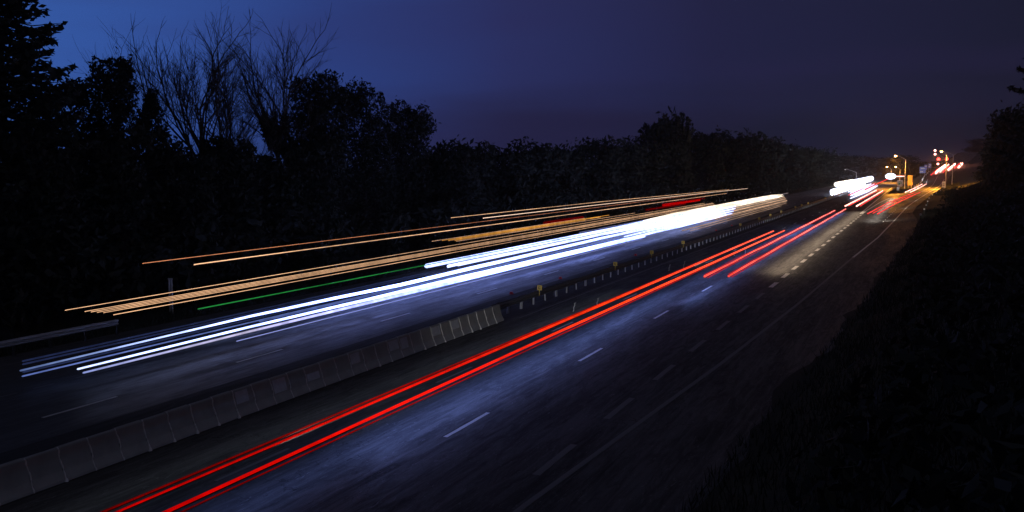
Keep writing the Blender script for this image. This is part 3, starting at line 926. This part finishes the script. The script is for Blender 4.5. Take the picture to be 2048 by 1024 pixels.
def signal(x, y, z, label, mat, rad=.6, dim=1):
    r = empty('traffic_signal', (x, y, z)); tag(r, label, 'traffic light', 'traffic signals on the hill')
    mk('housing', *box(-.32, .32, .0, .35, -1.7, .55), M['signalbox'], r)
    for k, zz in enumerate((0, -.62, -1.24)):
        V, F = tube([(0, -.10, zz), (0, .02, zz)], [rad if k == 0 else .2, rad if k == 0 else .2], 12)
        mk('lens', V, F, M[mat] if k == 0 else M['black'], r)
    return r


mast = empty('signal_mast', (17.5, 600, gz(17.5, 600))); tag(mast, 'dark steel mast and arm carrying the red traffic signals', 'signal mast')
mz = 17.9 - gz(17.5, 600)
mk('pole', *tube([(0, 0, -.1), (0, 0, mz - 3.5)], [.2, .13], 10), M['darkmetal'], mast)
mk('arm', *tube([(0, .4, mz - 4.6), (-5, .4, mz - 3.2), (-10, .4, mz + .4)], [.12, .1, .07], 8), M['darkmetal'], mast)
signal(7.5, 600, 18.3, 'topmost pinkish lit signal on the mast arm', 'pink_lit')
signal(7.6, 599, 16.1, 'pinkish lit signal directly below the topmost one', 'pink_lit')
signal(9.6, 600, 13.2, 'red traffic signal left of the twin lamp poles', 'red_lit', .85)
signal(14.0, 600, 13.2, 'red traffic signal between the two lamp poles', 'red_lit', .75)
signal(9.4, 602, 10.4, 'low pinkish lit signal above the red tail lights', 'pink_lit')
signal(21.4, 602, 10.9, 'dim small signal at the far right end', 'pink_lit', .2)

# ------------------------------------------------------------------ light streaks: slim glowing rods above the lanes, where the lamps ran
M['dark_faces'] = simple('added_dark_faces', (.02, .0, .0), .9)


def trail(pts, rad, mat, label, group, n=8, wob=0.0, step=5.0, squash=1.0, ends=True, shell=False, taper=0.0):
    if shell: n = 12
    P = [Vector(p) for p in pts]; Q, RR = [], []
    tot = sum((b - a).length for a, b in zip(P, P[1:])); acc = 0
    ph = random.uniform(0, 6)
    for a, b in zip(P, P[1:]):
        L = (b - a).length; m = max(1, int(L / step))
        for j in range(m):
            t = j / m; p = a.lerp(b, t); s = acc + L * t
            p = p + Vector((math.sin(s * .21 + ph) * wob * .6, 0, (math.sin(s * .37 + ph) + .5 * math.sin(s * .9)) * wob))
            Q.append(p); RR.append(rad)
        acc += L
    Q.append(P[-1]); RR.append(rad)
    if callable(rad):
        RR = [rad(q.y) for q in Q]; rad = RR[0]
    if taper:                                              # brush-like ends
        for j in range(len(Q)):
            t = j / (len(Q) - 1); RR[j] *= min(1, .25 + t / taper * .75, .25 + (1 - t) / taper * .75)
    if ends:                                               # rounded tips
        d0 = (Q[0] - Q[1]).normalized(); d1 = (Q[-1] - Q[-2]).normalized()
        Q = [Q[0] + d0 * rad * 1.5] + Q + [Q[-1] + d1 * rad * 1.5]
        RR = [RR[0] * .35] + RR + [RR[-1] * .35]
    V, F = tube(Q, RR, n, True, squash)
    o = mk('light_streak', V, F, mat, smooth=False); tag(o, label, 'light streak', group)
    if shell:                                              # dark faces added so the streaks do not tint road or barrier
        o.data.materials.append(M['dark_faces'])
        for p in o.data.polygons:
            if p.normal.z < -.25 or (shell == 2 and p.normal.x < -.35 and p.normal.z < .45): p.material_index = 1
    return o


HB = (.25, .34, 1.0)
Mw1 = emit_y('white_streak_left', [(23, (.25, .40, 1.0), .22), (27, (.35, .5, 1.0), .7), (33, (.42, .52, 1), 2.6), (45, HB, 9), (80, HB, 7), (100, HB, 6), (130, (.8, .8, 1), 2), (300, (1, .93, .9), 2)])
Mw2 = emit_y('white_streak_right', [(24, (.5, .6, 1.0), 2.4), (30, (.36, .46, 1), 4.5), (45, HB, 9), (80, HB, 7), (100, HB, 6), (130, (.8, .8, 1), 2), (300, (1, .93, .9), 2)])
Mblue = emit('blue_streak', (.24, .36, 1.0), .42)
Mblue2 = emit('faint_blue_streak', (.16, .24, .75), .09)
Mwhite = emit('white_streak', (.38, .46, 1.0), 3.6)
Mcream = emit('cream_streak', (1.0, .84, .66), 1.7)
Mtan = emit('tan_streak', (.80, .48, .30), .95)
Mtan2 = emit('dim_tan_streak', (.60, .38, .26), .55)
Mamb = emit('amber_streak', (1.0, .56, .30), 1.1)
Mamb2 = emit('thin_amber_streak', (1.0, .36, .16), .75)
Mor = emit('orange_streak', (1.0, .42, .06), 1.0)
Mgr = emit('green_streak', (.03, .42, .08), .45)
WG = 'white headlight streaks over the left carriageway'
trail([(-30.6, 23.4, .7), (-31.1, 37, .72), (-30.6, 51, .72), (-31.1, 93, .72), (-31.2, 150, .7)], lambda y: min(.13, max(.034, .0032 * y - .06)), Mw1, 'bluish white streak nearest the left verge, fading blue at its lower left end', WG, wob=.012)
trail([(-30.5, 23.4, .50), (-31.0, 60, .5)], .03, Mblue, 'thin blue edge just under the verge side white streak', WG)
for dz_, dd in ((.2, 0), (.32, .05), (-.1, 0)):
    trail([(-30.7, 23.6, .7 + dz_), (-31.1, 60, .7 + dz_)], .035, Mblue2, 'faint blue ghost line beside the lower left end of the verge side streak, %s' % ('above' if dz_ == .2 else 'highest' if dz_ > .3 else 'below'), WG)
trail([(-28.65, 24.3, .76), (-28.8, 34, .76), (-28.7, 50, .76), (-28.25, 85, .76), (-28.0, 140, .76)], lambda y: min(.115, max(.034, .0030 * y - .05)), Mw2, 'crisp white streak starting lower left, upper strand of the near pair', WG, wob=.008)
trail([(-28.6, 24.5, .58), (-28.7, 34, .58), (-28.6, 50, .58), (-28.1, 100, .58)], lambda y: min(.10, max(.035, .003 * y - .05)), emit_y('lilac', [(24, (.35, .45, 1), .7), (34, (.75, .7, 1), 1.1), (60, HB, 6), (100, HB, 5)]), 'lilac white strand just below the crisp white streak', WG)
trail([(-28.6, 33, .30), (-28.3, 100, .3)], .022, emit('lavender', (.35, .4, .9), .8), 'hair thin lavender line under the near white pair', WG)
trail([(-29.7, 36, .7), (-29.6, 110, .7)], .05, Mblue, 'blue strand in the gap between the two long white streaks', WG)
trail([(-34.6, 61.6, .72), (-34.6, 79, .72), (-34.7, 110, .70), (-35.2, 175, .70)], .17, Mwhite, 'thick white streak with a round end, topmost of the short pair', WG)
trail([(-33.1, 62.4, .68), (-33.1, 94, .68), (-33.3, 150, .68)], .14, Mwhite, 'thick white streak with a round end, lower of the short pair', WG)
for i, (x, a, b, z, rr_, m_) in enumerate([(-34.2, 95, 182, .80, .26, Mwhite), (-32.4, 92, 180, .8, .26, Mwhite), (-30.7, 92, 170, .8, .26, Mwhite), (-29.2, 96, 160, .8, .24, Mwhite), (-27.9, 100, 152, .8, .20, Mwhite),
                                          (-35.3, 125, 262, .85, .30, Mcream), (-34.4, 150, 262, .80, .30, Mcream), (-33.2, 150, 255, .7, .2, Mcream)]):
    trail([(x, a, z), (x - .2, (a + b) / 2, z + .02), (x - .1, b, z)], rr_, m_, ['bright white band within the merged glare, outermost lane', 'bright white band within the merged glare, second from the verge', 'bright white band in the middle of the merged glare', 'bright white band in the merged glare, fourth from the verge', 'pink tinged white band at the lower rim of the merged glare',
                                                                        'cream white streak reaching farthest up the road, upper edge', 'cream white streak reaching farthest up the road, body', 'cream white streak at the lower rim of the far warm glare'][i], WG, taper=(.3 if i < 5 else .12))
TG = 'tan reflection lines below the far glare'
for i, (x, a, b, m_) in enumerate([(-31.8, 160, 245, Mtan), (-30.7, 140, 240, Mtan2), (-29.9, 150, 232, Mtan), (-28.9, 130, 226, Mtan2), (-28.0, 128, 220, Mtan), (-27.2, 135, 212, Mtan2), (-26.2, 110, 205, Mtan2), (-25.2, 110, 190, Mtan2)]):
    trail([(x, a, .65), (x, b, .65)], .055 if i % 2 else .075, m_, 'soft tan line below the far glare, %s from the top' % ordn[i], TG)  # glowing rods in place of reflections off the sides of cars
trail([(-34.4, 36.8, .9), (-33.8, 95, .9)], .032, Mgr, 'thin green streak running above the white streaks', 'coloured streaks over the left carriageway')
AG = 'amber lamp streaks high over the left carriageway'
trail([(-34, 64.6, 4.3), (-34, 101.8, 4.3), (-34, 181, 4.0)], .038, Mamb, 'topmost thin amber streak', AG, shell=1)
trail([(-33, 68.4, 4.1), (-33, 98.8, 4.1), (-33, 196, 3.9)], .045, emit('pale_amber', (1, .68, .48), 1.4), 'second amber streak from the top, reaching farthest right', AG, shell=1)
for k in range(60):
    pass
V, F = [], []
trail([(-34, 32.8, 3.7), (-34, 56.7, 3.7), (-34, 101.8, 3.7), (-34, 163, 3.8)], .026, Mamb2, 'thin reddish amber streak starting farthest left of the upper group', AG, shell=1)
trail([(-32, 34.1, 3.6), (-32, 95.8, 3.6), (-32, 168, 3.6)], .042, Mamb, 'steady amber streak under the thin reddish one', AG, shell=1)
BG = 'bundle of amber lamp streaks'
for i, (z, a, b, rr_) in enumerate([(2.80, 25.0, 140, .022), (2.62, 25.9, 146, .020), (2.56, 26.2, 146, .022), (2.50, 26.5, 147, .020), (2.44, 26.8, 147, .020), (2.28, 27.3, 148, .024)]):
    trail([(-30.0, a, z), (-30.0, b, z + .06)], rr_, Mamb, 'fine amber streak of the long bundle, %s' % ['topmost', 'second from top', 'third from top', 'fourth from top', 'fifth from top', 'lowest'][i], BG, shell=1)
for i, (z, a, b, rr_, m_) in enumerate([(3.10, 57.5, 96, .03, Mor), (3.03, 58.5, 93, .05, Mor), (2.96, 59.5, 88, .05, Mor), (2.88, 59.7, 106, .022, Mamb), (3.16, 56, 88, .02, Mamb)]):
    trail([(-31, a, z), (-31, b, z)], rr_, m_, ['orange streak above the amber bundle', 'thick orange streak in the middle of the short group', 'lower thick orange streak of the short group', 'thin amber streak under the orange group', 'thin amber streak on top of the orange group'][i], 'short orange streaks', shell=1)
Mrg = emit('red_glow', (.75, .0, .0), .55); Mrg2 = emit('dim_red_glow', (.35, .0, .0), .30)
for i, (x, a, b, z, rr_, m_) in enumerate([(-33, 127, 150, 3.0, .20, Mrg), (-33, 118, 140, 2.72, .12, Mrg2), (-33, 138, 154, 3.15, .10, Mrg2), (-33, 82, 93, 2.95, .16, Mrg2)]):
    trail([(x, a, z), (x, b, z)], rr_, m_, 'dull red smear between the amber streaks, %s' % ['larger and brighter', 'thin lower edge of the large one', 'small one at upper right', 'small dim one farther left'][i], 'red smears', squash=.9)

RG_ = 'red tail light streaks over the right carriageway'
red_stops = [(14, (.75, .0, .0), 1.0), (30, (1, .012, .004), 1.0), (48, (1, .05, .008), 1.2), (75, (1, .07, .03), 1.5), (112, (1, .11, .06), 2.2)]
Mr = emit_y('red_streak', red_stops)
Mrd = emit_y('red_streak_halo', [(14, (.22, .0, .0), 1.0), (40, (.55, .004, .0), 1.0), (112, (.9, .02, .01), 1.0)])
trail([(-15.72, 8, .82), (-15.65, 30, .82), (-15.6, 48, .82), (-15.55, 110.8, .82)], lambda y: min(.095, .012 + .0016 * y), Mr, 'bright core of the long upper red streak', RG_, shell=2)
trail([(-15.80, 8, .92), (-15.70, 30, .92), (-15.65, 48, .90), (-15.6, 109, .89)], .034, Mrd, 'darker red upper edge of the long upper red streak', RG_, shell=2)
trail([(-14.62, 8, .86), (-14.7, 37, .86), (-14.55, 70, .86), (-14.4, 111.4, .86)], lambda y: min(.1, .038 + .0010 * y), Mr, 'long lower red streak of the near pair', RG_, shell=2)
trail([(-14.55, 8, .75), (-14.6, 37, .76), (-14.4, 108, .78)], .022, Mrd, 'dark red lower edge of the long lower red streak', RG_, shell=2)
Mr3 = emit_y('red_streak_far', [(60, (1, .07, .05), 1.4), (110, (1, .15, .12), 2.2), (330, (1, .3, .25), 3.2)])
Mr3h = emit('deep_red_halo', (.60, .004, .008), .9)
for i, (x0, x1, a, b) in enumerate([(-13.2, -13.3, 62.1, 168), (-11.75, -12.0, 63.1, 175)]):
    wh = ['upper', 'lower'][i]
    trail([(x0, a, .86), ((x0 + x1) / 2, (a + b) / 2, .86), (x1, b, .86)], .085, Mr3, '%s pinkish red streak starting mid frame' % wh, RG_, wob=.02, shell=2)
    trail([(x0 - .12, a + .5, .95), (x1 - .12, b, .95)], .03, Mr3h, 'dark red rim above the %s pinkish red streak' % wh, RG_, wob=.02, shell=2)
    trail([(x0 + .12, a + .5, .76), (x1 + .12, b, .76)], .03, Mr3h, 'dark red rim below the %s pinkish red streak' % wh, RG_, wob=.02, shell=2)
Mrw = emit('hot_red_streak', (1, .42, .34), 4.0)
Mrr = emit('clear_red_streak', (1, .05, .05), 1.6)
NG = 'red streaks at the junction'
js = [([(-12.9, 186, .9), (-12.8, 320, .9)], .16, Mrw, 'hot pink red streak beside the blinding headlights, left one'),
      ([(-12.4, 188, .9), (-12.3, 330, .9)], .12, Mrr, 'clear red streak just right of the hot pink one'),
      ([(-10.9, 187, .9), (-10.7, 315, .9)], .16, Mrw, 'hot pink red streak beside the blinding headlights, right one'),
      ([(-10.3, 188, .9), (-10.2, 310, .9)], .11, Mrr, 'clear red streak right of the right hot pink one'),
      ([(-7.5, 158, .85), (-5.9, 212, .85), (-2.8, 272, .85), (-1.2, 300, .85)], .10, Mrr, 'red streak curving into the slip road, leftmost of three'),
      ([(-6.8, 160, .85), (-5.1, 212, .85), (-2.1, 272, .85)], .07, Mrr, 'red streak curving into the slip road, middle of three'),
      ([(-6.0, 158.5, .85), (-4.5, 203, .85), (-1.3, 272, .85), (.2, 302, .85)], .11, Mrr, 'red streak curving into the slip road, rightmost of three'),
      ([(-3.9, 298, .9), (-1.6, 360, .9), (1.0, 450, .9)], .16, Mrw, 'pale pink red streak crossing the orange lit junction, left one'),
      ([(-2.5, 300, .9), (-.2, 360, .9), (2.7, 452, .9)], .16, Mrw, 'pale pink red streak crossing the orange lit junction, right one'),
      ([(-15.2, 300, 1.6), (-15.8, 560, 2.2)], .22, Mrr, 'thin red streak over the far left lanes'),
      ([(-16.6, 250, 1.2), (-17.6, 430, 1.6)], .14, Mrr, 'red streak within the headlight glare at the junction')]
for p, r_, m_, lab in js: trail(p, r_, m_, lab, NG, wob=.015, shell=2)
# tail lights climbing the hill
Mhot = emit('hot_tail_light', (1, .30, .22), 14)
hp = []
for i, (px, o2, a, b, r_, m_) in enumerate([(0, 2.6, 640, 790, .30, Mhot), (0, 4.6, 660, 800, .30, Mrw), (0, 6.6, 650, 760, .22, Mrr), (0, 8.6, 700, 810, .34, Mhot), (0, 11.4, 730, 815, .25, Mrr), (0, 1.3, 600, 720, .16, Mrr), (0, 13.4, 745, 820, .34, Mhot)]):
    pts = []
    for j in range(5):
        y = a + (b - a) * j / 4; x = interp(GORE, y) + o2 * (1 if y < 700 else 1.0); pts.append((x, y, gz(x, y) + .9))
    trail(pts, r_ * 1.5, m_, 'red tail light streak climbing the hill road, %s' % ['left hot one', 'pale one beside the left hot one', 'middle one', 'hot one right of the middle', 'thin one at right', 'leftmost thin one', 'rightmost hot one'][i], 'tail light streaks on the hill')

# blinding headlights at the far left lanes: shapes swollen to carry the glare
M['blind'] = emit('blinding_headlight', (.72, .78, 1.0), 4.5)
M['blind_warm'] = emit('warm_headlight', (1.0, .88, .76), 3)


def blob(x, y, z, rx, ry, rz, mat, label):
    V, F = [], []
    nu, nv = 16, 10
    for j in range(nv + 1):
        t = math.pi * j / nv
        for k in range(nu):
            a = 2 * math.pi * k / nu; V.append((rx * math.sin(t) * math.cos(a), ry * math.sin(t) * math.sin(a), rz * math.cos(t)))
    F = [(j * nu + k, (j + 1) * nu + k, (j + 1) * nu + (k + 1) % nu, j * nu + (k + 1) % nu) for j in range(nv) for k in range(nu)]
    o = mk('headlight_glare', V, F, mat, smooth=True); o.location = (x, y, z); tag(o, label, 'light streak', 'blinding headlights at the junction'); return o


trail([(-33.0, 420, 1.0), (-31.5, 500, 1.3)], 1.0, M['blind_warm'], 'warm white headlight streak at the far left of the junction', 'blinding headlights at the junction')
trail([(-28.6, 440, 1.0), (-27.2, 600, 1.6)], 1.5, M['blind'], 'widest blinding white headlight streak at the junction', 'blinding headlights at the junction')
trail([(-24.6, 300, .9), (-25.0, 450, 1.0)], .8, M['blind'], 'white headlight streak in front of the widest one', 'blinding headlights at the junction')
trail([(-22.9, 280, .9), (-23.4, 450, 1.0)], .7, M['blind'], 'white headlight streak nearest the median at the junction', 'blinding headlights at the junction')
for i, (x, a, b, r_) in enumerate([(-15.3, 238, 400, .55), (-16.8, 262, 430, .7), (-18.4, 285, 440, .7), (-20.0, 300, 450, .6)]):
    trail([(x, a, .8), (x - .3, b, .9)], r_, emit('lilac_road_glare', (.70, .70, 1.0), 2.2), 'lilac white rod for headlight wash low in the junction glare, %s' % ['rightmost', 'second from right', 'third from right', 'leftmost'][i], 'blinding headlights at the junction', taper=.5)  # glowing rods standing in for headlight wash on the road
blob(-13.6, 500, 3.9, 2.5, 1.8, 1.5, M['blind'], 'blinding bluish white headlight right of the small orange lamps')
trail([(-12.6, 500, 3.8), (-7.5, 503, 3.9)], .22, Mrw, 'pale pink streak running right from the bluish white headlight', 'blinding headlights at the junction')

# ------------------------------------------------------------------ headlights of the passing cars, with lamps added to brighten barrier, markers and signs
def beam(x, y, z, power, col=(.55, .66, 1.0), ang=56, pitch=-4.0, yaw=0.0, blend=.7, size=.12):
    l = bpy.data.lights.new('headlight_fill', 'SPOT'); l.energy = power; l.color = col
    l.spot_size = R(ang); l.spot_blend = blend; l.shadow_soft_size = size
    o = bpy.data.objects.new('headlight_fill', l); C.objects.link(o); o.location = (x, y, z)
    d = Vector((math.sin(R(yaw)), math.cos(R(yaw)), math.tan(R(pitch)))); o.rotation_euler = d.to_track_quat('-Z', 'Y').to_euler()
    return o


def lane_wash(x, y0, y1, z, wd, power, col, tilt=0.0):
    """low beams of a stream of cars, summed over the exposure: a long down-facing lamp just above the lane; also serves as plain fill"""
    l = bpy.data.lights.new('headlight_fill', 'AREA'); l.shape = 'RECTANGLE'; l.size = wd; l.size_y = y1 - y0; l.energy = power; l.color = col
    o = bpy.data.objects.new('headlight_fill', l); C.objects.link(o); o.location = (x, (y0 + y1) / 2, z); o.rotation_euler = (0, R(tilt), 0)
    return o


BL = (.24, .35, 1.0)
lane_wash(-14.6, 22, 140, .95, .4, 1050, BL)
lane_wash(-13.0, 55, 180, .8, .4, 620, BL)
lane_wash(-15.0, 12, 60, .8, .4, 130, BL)
lane_wash(-10.3, 74, 185, 1.3, .8, 1050, (1, .74, .5))
lane_wash(-18.4, 4, 60, .8, .3, 20, (.8, .9, 1), 0)  # neutral fill added to lift the concrete barrier
lane_wash(-6.5, 150, 270, 1.2, .8, 900, (1, .88, .75))
for k in range(5):
    beam(-4.8 + k * 1.6, 150 + k * 48, .75, 5000, (1.0, .86, .7), 46, 1, 3 + k * .6, blend=1)  # spots added along the slip road to brighten the verge reflectors
for k in range(4):
    beam(-15.15, 18 + k * 50, .62, 5200, (.9, .88, .85), 20, 2.6, -8, blend=1)  # narrow spots added to brighten the yellow median markers
beam(-3.0, 320, .8, 30000, (1, .95, .88), 30, 1, 0)  # spot added to brighten the island signs
beam(3.5, 500, 1.8, 60000, (.9, .9, 1), 24, 1.2, 0)  # spot added to brighten the blue signs on the hill

# ------------------------------------------------------------------ thin haze added for halos round the lamps and lifted blacks
def haze_box(density):
    V, F = box(-5900, 4900, -55, 6400, -3.2, 60)
    m = bpy.data.materials.new('haze'); m.use_nodes = True
    t = NT(m.node_tree); t.n.clear()
    v = t.add('ShaderNodeVolumePrincipled'); o = t.add('ShaderNodeOutputMaterial'); t.l.new(v.outputs[0], o.inputs['Volume'])
    v.inputs['Color'].default_value = (.86, .88, .92, 1); v.inputs['Density'].default_value = density; v.inputs['Anisotropy'].default_value = .68
    o_ = mk('haze', V, F, m); tag(o_, 'thin haze added over the road for lamp halos', kind='stuff')


haze_box(.00014)
